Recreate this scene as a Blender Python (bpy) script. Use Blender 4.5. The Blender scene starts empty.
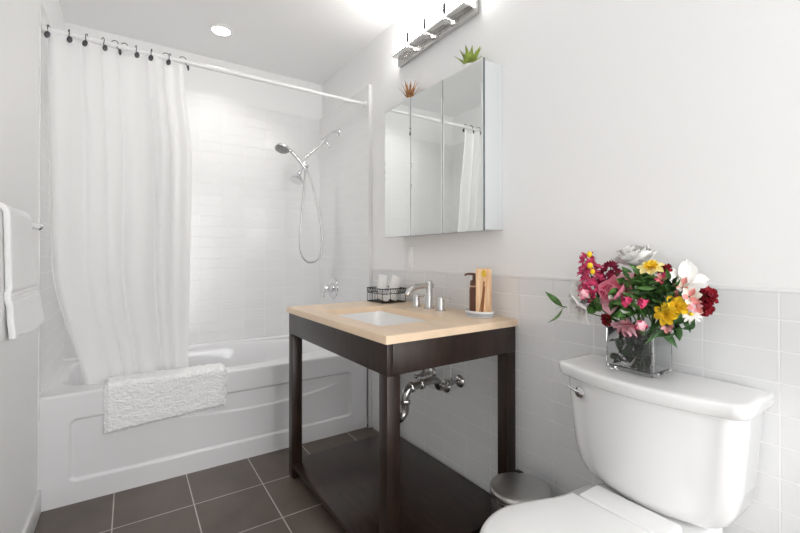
import bpy, bmesh, math, random
from mathutils import Vector, Matrix, noise
R = math.radians
PI = math.pi
sc = bpy.context.scene
COL = sc.collection
random.seed(7)

# ------------------------------------------------------------------ camera, light, exposure
cd = bpy.data.cameras.new('camera'); cam = bpy.data.objects.new('camera', cd); COL.objects.link(cam)
cd.sensor_width = 36; cd.lens = 409.65*36/800; cd.shift_y = -12.37/800; cd.clip_start = .02
cam.location = (0, 0, 1.111); cam.rotation_euler = (R(90.3165), 0, R(-33.461))
sc.camera = cam
w = bpy.data.worlds.new('world'); sc.world = w; w.use_nodes = True
w.node_tree.nodes['Background'].inputs[0].default_value = (1, 1, 1, 1)
w.node_tree.nodes['Background'].inputs[1].default_value = 5.9   # fill light let in by a made-up doorway behind the camera
sc.view_settings.view_transform = 'Standard'; sc.view_settings.look = 'None'
sc.view_settings.gamma = 1; sc.view_settings.exposure = 0.3; sc.view_settings.use_curve_mapping = False
sc.cycles.use_denoising = True
sc.cycles.max_bounces = 14; sc.cycles.diffuse_bounces = 8; sc.cycles.glossy_bounces = 6; sc.cycles.transmission_bounces = 10
sc.cycles.sample_clamp_indirect = 6; sc.cycles.caustics_reflective = False; sc.cycles.caustics_refractive = False
P_TUB, E_BAR = 2.0, 21.0     # tub ceiling lamp (watts), vanity bar glass

def area(name, loc, size, power, color=(1, .985, .965), spread=180):
    l = bpy.data.lights.new(name, 'AREA'); l.shape = 'DISK'; l.size = size; l.energy = power; l.color = color; l.spread = R(spread)
    o = bpy.data.objects.new(name, l); COL.objects.link(o); o.location = loc
    return o
XL, XR, YB, YF, CE = -.327, 1.322, 3.159, -1.50, 2.52
DX0, DX1, DZ = .22, 1.18, 2.12             # unseen doorway added to the front wall to let fill light in
XS = 1.298                                 # face of the built-out shower tiling
YT, ZR = 2.351, .494
po = bpy.data.lights.new('fill_opening_portal', 'AREA'); po.shape = 'RECTANGLE'; po.size = DX1-DX0; po.size_y = DZ; po.cycles.is_portal = True  # samples the fill light coming through the added opening
pp = bpy.data.objects.new('fill_opening_portal', po); COL.objects.link(pp); pp.location = ((DX0+DX1)/2, YF-.1, DZ/2); pp.rotation_euler = (R(90), 0, 0)
area('tub_ceiling_lamp_light', (.472, 2.73, CE-.012), .09, P_TUB, spread=125)

# ------------------------------------------------------------------ materials
def nt(m): m.use_nodes = True; return m.node_tree
def mat(name, col, rough=.5, metal=0, bump=0, bscale=40, var=0, vscale=8, spec=.5, trans=0, ior=1.45, emit=None, estr=0, coat=0, sheen=0, sss=0, stretch=None):
    m = bpy.data.materials.new(name); t = nt(m); b = t.nodes['Principled BSDF']
    b.inputs['Base Color'].default_value = (*col, 1); b.inputs['Roughness'].default_value = rough
    b.inputs['Metallic'].default_value = metal; b.inputs['Specular IOR Level'].default_value = spec
    b.inputs['Transmission Weight'].default_value = trans; b.inputs['IOR'].default_value = ior
    b.inputs['Coat Weight'].default_value = coat; b.inputs['Sheen Weight'].default_value = sheen
    if sss:
        b.inputs['Subsurface Weight'].default_value = sss; b.inputs['Subsurface Radius'].default_value = (.01, .008, .006); b.inputs['Subsurface Scale'].default_value = .5
    if emit: b.inputs['Emission Color'].default_value = (*emit, 1); b.inputs['Emission Strength'].default_value = estr
    g = t.nodes.new('ShaderNodeTexCoord'); src = g.outputs['Object']
    if stretch:
        mp = t.nodes.new('ShaderNodeMapping'); mp.inputs['Scale'].default_value = stretch; t.links.new(src, mp.inputs['Vector']); src = mp.outputs[0]
    if var:
        n = t.nodes.new('ShaderNodeTexNoise'); n.inputs['Scale'].default_value = vscale; n.inputs['Detail'].default_value = 5; t.links.new(src, n.inputs['Vector'])
        r = t.nodes.new('ShaderNodeMapRange'); r.inputs['From Min'].default_value = .3; r.inputs['From Max'].default_value = .7
        r.inputs['To Min'].default_value = 1-var; r.inputs['To Max'].default_value = 1+var; t.links.new(n.outputs['Fac'], r.inputs['Value'])
        x = t.nodes.new('ShaderNodeMix'); x.data_type = 'RGBA'; x.blend_type = 'MULTIPLY'; x.inputs['Factor'].default_value = 1
        x.inputs['A'].default_value = (*col, 1); t.links.new(r.outputs[0], x.inputs['B']); t.links.new(x.outputs['Result'], b.inputs['Base Color'])
    if bump:
        n = t.nodes.new('ShaderNodeTexNoise'); n.inputs['Scale'].default_value = bscale; n.inputs['Detail'].default_value = 4; t.links.new(src, n.inputs['Vector'])
        u = t.nodes.new('ShaderNodeBump'); u.inputs['Strength'].default_value = bump; u.inputs['Distance'].default_value = .005
        t.links.new(n.outputs['Fac'], u.inputs['Height']); t.links.new(u.outputs[0], b.inputs['Normal'])
    return m

def tile_mat(name, au, av, ou, ov, tw, th, mortar, col, grout, rough, var=.03, bump=.3, wav=.0, spec=.5, cloud=0):
    """stack-bonded tile; au/av = world axes of the tile face, ou/ov = where a joint lies"""
    m = bpy.data.materials.new(name); t = nt(m); b = t.nodes['Principled BSDF']; L = t.links.new
    g = t.nodes.new('ShaderNodeNewGeometry'); s = t.nodes.new('ShaderNodeSeparateXYZ'); L(g.outputs['Position'], s.inputs[0])
    c = t.nodes.new('ShaderNodeCombineXYZ')
    for k, (a, o) in enumerate(((au, ou), (av, ov))):
        d = t.nodes.new('ShaderNodeMath'); d.operation = 'SUBTRACT'; d.inputs[1].default_value = o - 50*(tw if k == 0 else th)
        L(s.outputs[a], d.inputs[0]); L(d.outputs[0], c.inputs[k])
    k = t.nodes.new('ShaderNodeTexBrick'); k.offset = 0; k.squash = 1
    k.inputs['Scale'].default_value = 1; k.inputs['Brick Width'].default_value = tw; k.inputs['Row Height'].default_value = th
    k.inputs['Mortar Size'].default_value = mortar/2; k.inputs['Mortar Smooth'].default_value = .15; k.inputs['Bias'].default_value = 0
    k.inputs['Color1'].default_value = (*[x*(1-var) for x in col], 1); k.inputs['Color2'].default_value = (*[x*(1+var) for x in col], 1)
    k.inputs['Mortar'].default_value = (*grout, 1)
    L(c.outputs[0], k.inputs['Vector'])
    out = k.outputs['Color']
    if cloud:
        n = t.nodes.new('ShaderNodeTexNoise'); n.inputs['Scale'].default_value = 3.5; n.inputs['Detail'].default_value = 7; n.inputs['Roughness'].default_value = .62
        L(g.outputs['Position'], n.inputs['Vector'])
        r = t.nodes.new('ShaderNodeMapRange'); r.inputs['From Min'].default_value = .3; r.inputs['From Max'].default_value = .7
        r.inputs['To Min'].default_value = 1-cloud; r.inputs['To Max'].default_value = 1+cloud; L(n.outputs['Fac'], r.inputs['Value'])
        x = t.nodes.new('ShaderNodeMix'); x.data_type = 'RGBA'; x.blend_type = 'MULTIPLY'; x.inputs['Factor'].default_value = 1
        L(out, x.inputs['A']); L(r.outputs[0], x.inputs['B']); out = x.outputs['Result']
    L(out, b.inputs['Base Color'])
    b.inputs['Roughness'].default_value = rough; b.inputs['Specular IOR Level'].default_value = spec
    inv = t.nodes.new('ShaderNodeMath'); inv.operation = 'SUBTRACT'; inv.inputs[0].default_value = 1; L(k.outputs['Fac'], inv.inputs[1])
    h = inv.outputs[0]
    if wav:
        n = t.nodes.new('ShaderNodeTexNoise'); n.inputs['Scale'].default_value = 9; L(g.outputs['Position'], n.inputs['Vector'])
        a = t.nodes.new('ShaderNodeMath'); a.operation = 'MULTIPLY_ADD'; a.inputs[1].default_value = wav; L(n.outputs['Fac'], a.inputs[0]); L(h, a.inputs[2]); h = a.outputs[0]
    u = t.nodes.new('ShaderNodeBump'); u.inputs['Strength'].default_value = bump; u.inputs['Distance'].default_value = .002
    L(h, u.inputs['Height']); L(u.outputs[0], b.inputs['Normal'])
    return m

PAINT = mat('wall_paint', (.88, .88, .88), .55, bump=.03, bscale=220)
CEIL = mat('ceiling_paint', (.86, .86, .86), .8, bump=.03, bscale=150)
TRIMW = mat('trim_paint', (.84, .84, .84), .35)
FLOOR = tile_mat('floor_tile', 0, 1, -.0556, 2.043, .3016, .3084, .005, (.116, .091, .072), (.52, .49, .45), .30, var=.06, bump=.35, cloud=.22)
TWR = tile_mat('wainscot_tile', 1, 2, .483, 1.034, .1594, .0771, .0046, (.80, .805, .81), (.93, .93, .93), .14, var=.012, bump=.9, wav=.2)
TSR = tile_mat('shower_tile_side', 1, 2, 2.40, 2.24, .15, .0752, .0032, (.84, .84, .84), (.92, .92, .92), .10, var=.01, bump=.35, wav=.3)
TSB = tile_mat('shower_tile_back', 0, 2, .559, 2.074, .149, .0752, .0030, (.84, .84, .84), (.92, .92, .92), .20, var=.01, bump=.65, wav=.3)
CHROME = mat('chrome', (.82, .82, .83), .07, 1)
NICKEL = mat('brushed_nickel', (.62, .61, .60), .24, 1)
DKCHROME = mat('aged_chrome', (.42, .41, .40), .20, 1)
GAPSHADE = mat('gap_shade_metal', (.06, .06, .06), .5, .2)  # dark colour standing in for shade between the glass blocks
STEEL = mat('brushed_steel', (.56, .55, .54), .33, 1, bump=.06, bscale=60, stretch=(1, 12, 1))
ACRYL = mat('tub_acrylic', (.80, .80, .81), .16, coat=.3)
CERAM = mat('ceramic', (.82, .82, .82), .10, coat=.4)
SEATW = mat('seat_plastic', (.85, .85, .85), .22)
ESP = mat('espresso_wood', (.022, .0118, .0082), .32, var=.45, vscale=7, bump=.05, bscale=30, stretch=(6, 6, 1.2), spec=.5)
ESPS = mat('espresso_shelf', (.026, .0145, .0105), .28, var=.45, vscale=7, bump=.05, bscale=30, stretch=(6, 1.0, 6), spec=.5)
STONE = mat('beige_stone', (.80, .615, .435), .30, var=.07, vscale=14, stretch=(1, .35, 1))
MIRROR = mat('mirror_glass', (.86, .88, .87), .006, 1)
MEDGE = mat('mirror_edge', (.16, .19, .20), .25, .4)
CABW = mat('cabinet_white', (.60, .62, .63), .3)
GLOW = mat('frosted_glass_lit', (.9, .9, .9), .35, emit=(1, .97, .93), estr=E_BAR)
LAMP = mat('lamp_diffuser_lit', (.9, .9, .9), .4, emit=(1, .97, .93), estr=14)
TERRY = mat('white_terry', (.93, .93, .93), .95, bump=.9, bscale=420, sheen=.3, spec=.1)
TERRYG = mat('white_terry_bath', (.86, .86, .855), .95, bump=.9, bscale=380, sheen=.3, spec=.1)
PILE = mat('white_pile', (.94, .94, .94), .95, bump=.6, bscale=260, sheen=.3, spec=.1)
RODW = mat('white_rod', (.84, .84, .84), .25)
IRON = mat('black_wire', (.012, .012, .012), .4, .3)
PEWTER = mat('dark_pewter', (.085, .085, .09), .35, .7)
PLATE = mat('outlet_plastic', (.90, .90, .90), .35)
BROWN = mat('brown_bottle', (.135, .052, .03), .28)
BROWNC = mat('brown_cap', (.115, .05, .032), .3)
GOLD = mat('bottle_band', (.62, .40, .27), .35)
TRAYW = mat('tray_white', (.84, .85, .86), .25)
TRAYG = mat('tray_grey', (.42, .46, .50), .35)
BLACKP = mat('black_plastic', (.015, .015, .015), .4)
RUBBER = mat('grey_plastic', (.35, .35, .35), .5)
GLASS = mat('clear_glass', (.97, .98, .98), .0, trans=1, ior=1.46)
WATER = mat('water', (.97, .98, .98), .0, trans=1, ior=1.33)
HOSE = mat('metal_hose', (.55, .55, .55), .28, 1)
GREEN_S = mat('succulent_green', (.24, .31, .05), .45, var=.45, vscale=30)
BRONZE_S = mat('succulent_bronze', (.46, .21, .08), .45, var=.6, vscale=40)
POTM = mat('pot_white', (.8, .8, .8), .4)
SOIL = mat('soil', (.05, .035, .025), .9, bump=.8, bscale=90)
LEAF = mat('leaf_green', (.075, .18, .04), .45, var=.4, vscale=35)
LEAFD = mat('leaf_dark_green', (.042, .11, .03), .45, var=.4, vscale=35)
LEAFY = mat('leaf_light_green', (.14, .26, .05), .45, var=.3, vscale=35)
LEAFV = mat('leaf_cream_edge', (.72, .76, .66), .5, var=.2, vscale=60)
STEM = mat('stem_green', (.06, .12, .03), .5)
def pet(n, c, v=.12): return mat('petal_'+n, c, .6, var=v, vscale=45, spec=.25)
PW, PMAG, PCRIM, PRED, PHOT, PPINK, PPALE, PYEL, PYELP, PPEACH, PTIP = (pet('white', (.82, .81, .79), .05), pet('magenta', (.58, .06, .15), .3), pet('crimson', (.26, .018, .05), .3),
    pet('dark_red', (.24, .008, .018), .3), pet('hot_pink', (.72, .07, .19), .25), pet('pink', (.86, .30, .40), .12), pet('pale_pink', (.88, .50, .56), .12),
    pet('yellow', (.86, .58, .03), .12), pet('pale_yellow', (.85, .76, .35), .1), pet('peach', (.80, .32, .29), .2), pet('cream', (.82, .76, .66), .08))

def curtain_mat():
    m = bpy.data.materials.new('sheer_curtain'); t = nt(m); b = t.nodes['Principled BSDF']; L = t.links.new
    b.inputs['Base Color'].default_value = (.95, .95, .95, 1); b.inputs['Roughness'].default_value = .6; b.inputs['Specular IOR Level'].default_value = .25
    tr = t.nodes.new('ShaderNodeBsdfTranslucent'); tr.inputs[0].default_value = (.95, .95, .95, 1)
    mx = t.nodes.new('ShaderNodeMixShader'); mx.inputs[0].default_value = .42
    g = t.nodes.new('ShaderNodeTexCoord'); n = t.nodes.new('ShaderNodeTexNoise'); n.inputs['Scale'].default_value = 5; n.inputs['Detail'].default_value = 3
    u = t.nodes.new('ShaderNodeBump'); u.inputs['Strength'].default_value = .12; u.inputs['Distance'].default_value = .02
    L(g.outputs['Object'], n.inputs['Vector']); L(n.outputs['Fac'], u.inputs['Height']); L(u.outputs[0], b.inputs['Normal'])
    L(b.outputs[0], mx.inputs[1]); L(tr.outputs[0], mx.inputs[2]); L(mx.outputs[0], t.nodes['Material Output'].inputs[0])
    return m
CURT = curtain_mat()

def box_art():
    """tan carton with vanilla pods: darker diagonal pods as procedural bands"""
    m = mat('tan_carton', (.70, .36, .15), .4); t = m.node_tree; b = t.nodes['Principled BSDF']; L = t.links.new
    g = t.nodes.new('ShaderNodeTexCoord'); mp = t.nodes.new('ShaderNodeMapping'); mp.inputs['Scale'].default_value = (30, 30, 5); mp.inputs['Rotation'].default_value = (.16, 0, 0)
    n = t.nodes.new('ShaderNodeTexNoise'); n.inputs['Scale'].default_value = 1.4; n.inputs['Detail'].default_value = 3
    r = t.nodes.new('ShaderNodeValToRGB'); r.color_ramp.elements[0].position = .35; r.color_ramp.elements[1].position = .65
    r.color_ramp.elements[0].color = (.74, .42, .20, 1); r.color_ramp.elements[1].color = (.93, .69, .46, 1)
    L(g.outputs['Object'], mp.inputs[0]); L(mp.outputs[0], n.inputs['Vector']); L(n.outputs['Fac'], r.inputs[0]); L(r.outputs[0], b.inputs['Base Color'])
    return m
CARTON = box_art()

# ------------------------------------------------------------------ helpers
def lerp(a, b, t): return a+(b-a)*t
def sstep(a, b, x):
    t = max(0, min(1, (x-a)/(b-a))); return t*t*(3-2*t)

class MB:
    def __init__(s): s.b = bmesh.new()
    def box(s, lo, hi, bev=0, seg=2, M=None):
        t = bmesh.new(); bmesh.ops.create_cube(t, size=1)
        c = [(lo[i]+hi[i])/2 for i in range(3)]; d = [hi[i]-lo[i] for i in range(3)]
        for v in t.verts: v.co = Vector((c[i]+v.co[i]*d[i] for i in range(3)))
        if bev: bmesh.ops.bevel(t, geom=t.edges[:], offset=bev, segments=seg, profile=.5, affect='EDGES')
        if M: t.transform(M)
        return s.add(t)
    def add(s, t):
        vs = [s.b.verts.new(v.co) for v in t.verts]; t.verts.index_update()
        for f in t.faces:
            try: s.b.faces.new([vs[v.index] for v in f.verts])
            except ValueError: pass
        t.free(); return s
    def rings(s, rs, close=True, cap0=True, cap1=True):
        L = [[s.b.verts.new(p) for p in r] for r in rs]; n = len(L[0])
        for a, b in zip(L, L[1:]):
            for i in range(n if close else n-1):
                j = (i+1) % n; s.b.faces.new((a[i], a[j], b[j], b[i]))
        if cap0 and close: s.b.faces.new(L[0][::-1])
        if cap1 and close: s.b.faces.new(L[-1])
        return s
    def grid(s, nu, nv, fn):
        return s.rings([[fn(i/nu, j/nv) for i in range(nu+1)] for j in range(nv+1)], close=False)
    def tube(s, pts, r, seg=12, cap=True):
        pts = [Vector(p) for p in pts]; n = len(pts); rs = []
        rad = r if isinstance(r, (list, tuple)) else [r]*n
        up = None
        for i, p in enumerate(pts):
            d = (pts[min(i+1, n-1)]-pts[max(i-1, 0)]).normalized()
            if up is None:
                up = Vector((0, 0, 1)) if abs(d.z) < .9 else Vector((1, 0, 0))
            a = (up - d*up.dot(d)).normalized(); c = d.cross(a); up = a
            rs.append([p+(a*math.cos(2*PI*k/seg)+c*math.sin(2*PI*k/seg))*rad[i] for k in range(seg)])
        return s.rings(rs, cap0=cap, cap1=cap)
    def lathe(s, prof, M=None, seg=32, cap0=True, cap1=True):
        M = M or Matrix()
        return s.rings([[M @ Vector((r*math.cos(2*PI*k/seg), r*math.sin(2*PI*k/seg), z)) for k in range(seg)] for r, z in prof], cap0=cap0, cap1=cap1)
    def cyl(s, p, q, r, seg=24, bev=0):
        p = Vector(p); q = Vector(q); L = (q-p).length
        M = Matrix.Translation(p) @ (q-p).to_track_quat('Z', 'Y').to_matrix().to_4x4()
        if bev: return s.lathe([(r-bev, 0), (r-bev*.3, bev*.3), (r, bev), (r, L-bev), (r-bev*.3, L-bev*.3), (r-bev, L)], M, seg)
        return s.lathe([(r, 0), (r, L)], M, seg)
    def ball(s, c, r, sc_=(1, 1, 1), seg=16):
        t = bmesh.new(); bmesh.ops.create_uvsphere(t, u_segments=seg, v_segments=seg//2+2, radius=r)
        for v in t.verts: v.co = Vector(c)+Vector((v.co[i]*sc_[i] for i in range(3)))
        return s.add(t)
    def build(s, name, m, parent=None, smooth=True, ang=40, base=False):
        bmesh.ops.recalc_face_normals(s.b, faces=s.b.faces[:])
        me = bpy.data.meshes.new(name); o = bpy.data.objects.new(name, me); COL.objects.link(o)
        if base:
            c = [v.co for v in s.b.verts]
            off = Vector(((min(v.x for v in c)+max(v.x for v in c))/2, (min(v.y for v in c)+max(v.y for v in c))/2, min(v.z for v in c)))
            s.b.transform(Matrix.Translation(-off)); o.location = off
        s.b.to_mesh(me); s.b.free()
        for k in (m if isinstance(m, (list, tuple)) else [m]): me.materials.append(k)
        if smooth:
            for p in me.polygons: p.use_smooth = True
            if ang < 180: me.set_sharp_from_angle(angle=R(ang))
        if parent: setp(o, parent)
        return o
def setp(o, p):
    """parent that keeps world-space geometry; p may be a thing or a part of one"""
    M = Matrix(); q = p
    chain = []
    while q: chain.append(q); q = q.parent
    for q in reversed(chain):
        M = M @ q.matrix_parent_inverse @ q.matrix_basis
    o.parent = p; o.matrix_parent_inverse = M.inverted()
def tag(o, label=None, cat=None, group=None, kind=None):
    if label: o['label'] = label
    if cat: o['category'] = cat
    if group: o['group'] = group
    if kind: o['kind'] = kind
    return o
def thing(name, label, cat, loc, rz=0, group=None):
    o = bpy.data.objects.new(name, None); COL.objects.link(o); o.location = loc; o.rotation_euler = (0, 0, rz); o.empty_display_size = .05
    return tag(o, label, cat, group)
def struct(name, mb, m, parent=None, **k):
    o = mb.build(name, m, parent, **k); o['kind'] = 'structure'; return o
def spline(pts, n=8):
    """Catmull-Rom through pts"""
    P = [Vector(p) for p in pts]; P = [P[0]*2-P[1]]+P+[P[-1]*2-P[-2]]; out = []
    for i in range(1, len(P)-2):
        for k in range(n):
            t = k/n; a, b, c, d = P[i-1:i+3]
            out.append(.5*((2*b)+(c-a)*t+(2*a-5*b+4*c-d)*t*t+(3*b-a-3*c+d)*t**3))
    out.append(P[-2]); return out

def shift(prefixes, v):
    for o in COL.objects:
        if o.parent is None and o.name.split('.')[0] in prefixes: o.location += Vector(v)

# ------------------------------------------------------------------ the room
struct('floor', MB().box((XL-.1, YF-.1, -.1), (XR+.1, YB+.1, 0)), FLOOR, smooth=False)
struct('ceiling', MB().box((XL-.1, YF-.1, CE), (XR+.1, YB+.1, CE+.1)), CEIL, smooth=False)
struct('wall_left', MB().box((XL-.1, YF-.1, 0), (XL, YB+.1, CE)), PAINT, smooth=False)
wr = struct('wall_right', MB().box((XR, YF-.1, 0), (XR+.1, YB+.1, CE)), PAINT, smooth=False)
struct('wall_back', MB().box((XL-.1, YB, 0), (XR+.1, YB+.1, CE)), PAINT, smooth=False)
mb = MB(); mb.box((XL-.1, YF-.1, 0), (DX0, YF, CE)); mb.box((DX1, YF-.1, 0), (XR+.1, YF, CE)); mb.box((DX0, YF-.1, DZ), (DX1, YF, CE))
struct('wall_front', mb, PAINT, smooth=False)
mb = MB(); mb.box((DX0-.05, YF, 0), (DX0, YF+.014, DZ+.06), .003); mb.box((DX1, YF, 0), (DX1+.07, YF+.014, DZ+.06), .003); mb.box((DX0-.05, YF, DZ), (DX1+.07, YF+.014, DZ+.07), .003)
struct('fill_opening_1', mb, TRIMW)  # casing of the invented opening that admits the fill light
# tiling: the shower recess to 2.23 m, the wainscot along the right wall to 1.035 m with a bullnose
TT = .004
o = struct('trim_1', MB().box((XR-.002, YF, .0), (XR, 2.335, 1.030)), TWR, smooth=False)
mb = MB(); mb.box((XR-.0045, YF, 1.0235), (XR, 2.328, 1.0365), .002, 3)
o = struct('trim_2', mb, TRIMW)
struct('trim_3', MB().box((XS, 2.335, .40), (XR, YB, 2.23)), TSR, smooth=False)
struct('trim_4', MB().box((XL, YB-TT, .40), (XS, YB, 2.23)), TSB, smooth=False)
struct('trim_5', MB().box((XL, 2.335, .40), (XL+TT, YB, 2.23)), TSR, smooth=False)
struct('trim_6', MB().box((XS-.002, 2.329, .0), (XR, 2.335, 2.232), .002), TRIMW)
struct('trim_7', MB().box((XL, 2.331, .0), (XL+TT, 2.335, 2.23), .001), TRIMW)
mb = MB(); mb.box((XL, YF, 0), (XL+.012, YT-.003, .10), .004, 2)
struct('baseboard_left', mb, TRIMW)
struct('baseboard_front', MB().box((XL+.013, YF, 0), (DX0-.051, YF+.012, .10), .004), TRIMW)

# ------------------------------------------------------------------ ceiling lamps
def downlight(x, y, r, label):
    t = thing('recessed_ceiling_light', label, 'ceiling light', (x, y, CE-.012))
    M = Matrix.Translation((x, y, CE))
    MB().lathe([(r, -.001), (r*1.32, -.001), (r*1.30, -.008), (r*1.02, -.010), (r, -.001)], M, 48, False, False).build('trim_ring', TRIMW, t)
    MB().lathe([(r*.99, -.001), (r*.99, -.006)], M, 48).build('diffuser', LAMP, t)
downlight(.472, 2.73, .052, 'small round recessed ceiling light glowing above the bathtub')

# ------------------------------------------------------------------ bathtub
XA, XB = XL+.001, XS-.002
tub = thing('bathtub', 'white alcove bathtub with a recessed front panel, behind the shower curtain', 'bathtub', ((XA+XB)/2, 2.75, 0))
def tub_e(x, y):
    dx = (x-.487)/(.765 if x < .487 else .735); dy = (y-2.775)/.335
    n = lerp(5, 1.9, sstep(.2, .75, x))
    return abs(dx)**n+abs(dy)**n
def tub_top(u, v):
    # first rows roll the front edge over, the rest is the deck and the basin
    x = lerp(XA, XB, u)
    k = v*100
    if k < 5:
        a = k/5*PI/2; return Vector((x, YT+.012-.012*math.cos(a), ZR-.012+.012*math.sin(a)))
    y = lerp(YT+.012, YB-TT-.001, (k-5)/95)
    e = tub_e(x, y)
    d = sstep(0, 1, min(1, max(0, (1.0-e)/.62)))
    z = ZR-.37*d
    z += .012*sstep(1.0, 1.25, e)*sstep(YB-.05, YB-.03, y)   # back tiling lip
    return Vector((x, y, z))
MB().grid(150, 100, tub_top).build('basin', ACRYL, tub, ang=180)
PX0, PX1, PZ0, PZ1, PR = -.222, 1.181, .097, .378, .028
def apron(u, v):
    x = lerp(XA, XB, u); z = lerp(0.0, ZR-.012, v)
    qx = abs(x-(PX0+PX1)/2)-(PX1-PX0)/2+PR; qz = abs(z-(PZ0+PZ1)/2)-(PZ1-PZ0)/2+PR
    d = PR-math.hypot(max(qx, 0), max(qz, 0))-min(max(qx, qz), 0)
    rec = .011*sstep(-.002, .011, d)
    zc = .277+.20*(x-.6)**2
    sw = sstep(-.001, .011, zc-z)*math.exp(-max(0, zc-z)/.13)*sstep(1.13, .95, x)*sstep(-.2, .1, x)
    return Vector((x, YT+rec-.0085*sw*sstep(.0, .02, d), z))
MB().grid(330, 190, apron).build('apron', ACRYL, tub, ang=180)
mb = MB()
M = Matrix.Translation((1.183, 2.775, .425)) @ Matrix.Rotation(R(-62), 4, 'Y')
mb.lathe([(.001, .014), (.028, .013), (.034, .006), (.034, -.012)], M, 32, True, True)
tag(mb.build('overflow_plate', CHROME, tub), 'chrome overflow plate')
mb = MB(); mb.lathe([(.001, .008), (.024, .006), (.03, 0)], Matrix.Translation((.95, 2.775, ZR-.371)), 24, True, False)
mb.build('drain', CHROME, tub)

# ------------------------------------------------------------------ shower rod, rings and curtain
RY, RZ = 2.37, 2.115
rod = thing('shower_curtain_rod', 'white shower curtain rod spanning the tub alcove wall to wall', 'curtain rod', (.5, RY, RZ))
MB().cyl((XL+TT+.01, RY, RZ), (.62, RY, RZ-.001), .0125).build('rod', RODW, rod)
MB().cyl((.60, RY, RZ-.001), (XS-.01, RY, RZ-.003), .0108).build('inner_rod', RODW, rod)
for x0, x1 in ((XL+TT+.0005, XL+TT+.02), (XS-.0005, XS-.02)):
    MB().cyl((x0, RY, RZ-.001), (x1, RY, RZ-.001), .019, bev=.003).build('end_cap', RODW, rod)

ringx = [-.303, -.232, -.167, -.108, -.062, -.024, .023, .089, .15, .170, .226]
ZT = 2.099
def curtain(u, v):
    xl = -.316+.018*v+.125*sstep(.60, 1.03, v)
    xr = .234+.044*sstep(0, .3, v)-.004*v
    nf = 6.3
    uu = u+.035*math.sin(2*PI*u*2.3+.8)
    x = lerp(xl, xr, u)+.010*math.sin(2*PI*nf*uu*1.0+1.2)*(1-.4*v)
    amp = lerp(.028, .044, sstep(0, .35, v))*(1-.4*sstep(.4, 1, v))*(.6+.4*math.sin(9*u+1.0+1.3*v))
    y = RY-.004+.122*sstep(.18, 1.0, v)+amp*math.sin(2*PI*nf*uu)+.010*math.sin(5.2*u+3*v)*v
    x += .006*math.sin(3*v+6*u)*v*(1-u)*u*4
    z = lerp(ZT, .415, v)
    if v < .06:
        dmin = min(abs(x-r) for r in ringx); z -= (1-v/.06)*min(.012, dmin*dmin*9)
    return Vector((x, y, z))
cu = MB().grid(220, 90, curtain).build('shower_curtain', CURT, ang=180)
tag(cu, 'white sheer shower curtain gathered at the left end of the rod', 'shower curtain')
mb = MB()
ring0 = None
names = ['first hook', 'second hook', 'third hook', 'fourth hook', 'fifth hook', 'sixth hook', 'seventh hook', 'eighth hook', 'ninth hook', 'tenth hook', 'last hook']
for i, x in enumerate(ringx):
    lab = ('dark oval-ended curtain hook at the left wall, the leftmost on the rod' if i == 0 else
           'dark oval-ended curtain hook at the right edge of the curtain, the rightmost on the rod' if i == 10 else
           'dark oval-ended curtain hook on the white rod, %s counted from the left wall' % names[i].split()[0])
    if ring0 is None:
        t = thing('curtain_hook', lab, 'curtain hook', (x, RY, RZ), 0, 'curtain hooks along the shower rod')
        pts = [(x+.001*math.sin(a), RY-.0175*math.cos(a), RZ+.004+.0185*math.sin(a)) for a in [R(q) for q in range(-50, 235, 15)]]
        pts = [(x, RY-.021, RZ-.030), (x, RY-.019, RZ-.018)]+pts
        MB().tube(pts, .0019, 8).build('hook', PEWTER, t)
        mb = MB(); mb.ball((0, 0, 0), 1, (.0105, .0045, .0155), 20)
        mb.b.transform(Matrix.Translation((x, RY-.026, RZ-.032)) @ Matrix.Rotation(R(12), 4, 'Y')); mb.build('ornament', PEWTER, t)
        ring0 = t
    else:
        t = ring0.copy(); COL.objects.link(t); t.location = (x, RY-.002*math.sin(i*2.1), RZ)
        t.rotation_euler = (0, 0, R([0, 14, -10, 25, 60, 65, 12, -8, 70, -20, 75][i])); t['label'] = lab
        for ch in ring0.children:
            c = ch.copy(); COL.objects.link(c); c.parent = t; c.matrix_parent_inverse = ch.matrix_parent_inverse.copy()

# ------------------------------------------------------------------ shower fittings on the right wall of the alcove
SY = 2.80
SX = XS
sh = thing('shower_arm_set', 'chrome shower arm with a bracket and a fixed bell shower head', 'shower head', (SX, SY, 2.037))
MB().lathe([(.031, 0), (.03, .004), (.02, .011), (.012, .013)], Matrix.Translation((SX, SY, 2.037)) @ Matrix.Rotation(R(-90), 4, 'Y'), 32).build('flange', CHROME, sh)
MB().tube(spline([(SX-.004, SY, 2.037), (SX-.045, SY, 2.03), (1.205, SY, 1.985), (1.19, SY, 1.97)], 6), .0105, 14).build('shower_arm', CHROME, sh)
mb = MB(); mb.cyl((1.204, SY, 1.975), (1.168, SY, 1.943), .017, 20, .003); mb.cyl((1.197, SY, 1.955), (1.222, SY, 1.925), .012, 20, .002); mb.ball((1.226, SY, 1.921), .016)
mb.build('diverter', CHROME, sh)
MB().tube(spline([(1.19, SY, 1.958), (1.155, SY, 1.915), (1.10, SY, 1.868), (1.055, SY, 1.825), (1.038, SY, 1.795), (1.028, SY, 1.765)], 6), .0095, 14).build('extension_arm', CHROME, sh)
mb = MB(); mb.cyl((1.045, SY, 1.79), (1.012, SY, 1.735), .019, 20, .004); mb.cyl((1.015, SY-.005, 1.775), (1.06, SY-.005, 1.748), .015, 20, .003)
mb.build('bracket', CHROME, sh)
mb = MB(); mb.cyl((1.018, SY, 1.742), (1.000, SY, 1.705), .0105); mb.ball((.998, SY, 1.698), .018)
ax = Vector((-.42, -.22, -.9)).normalized()
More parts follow.
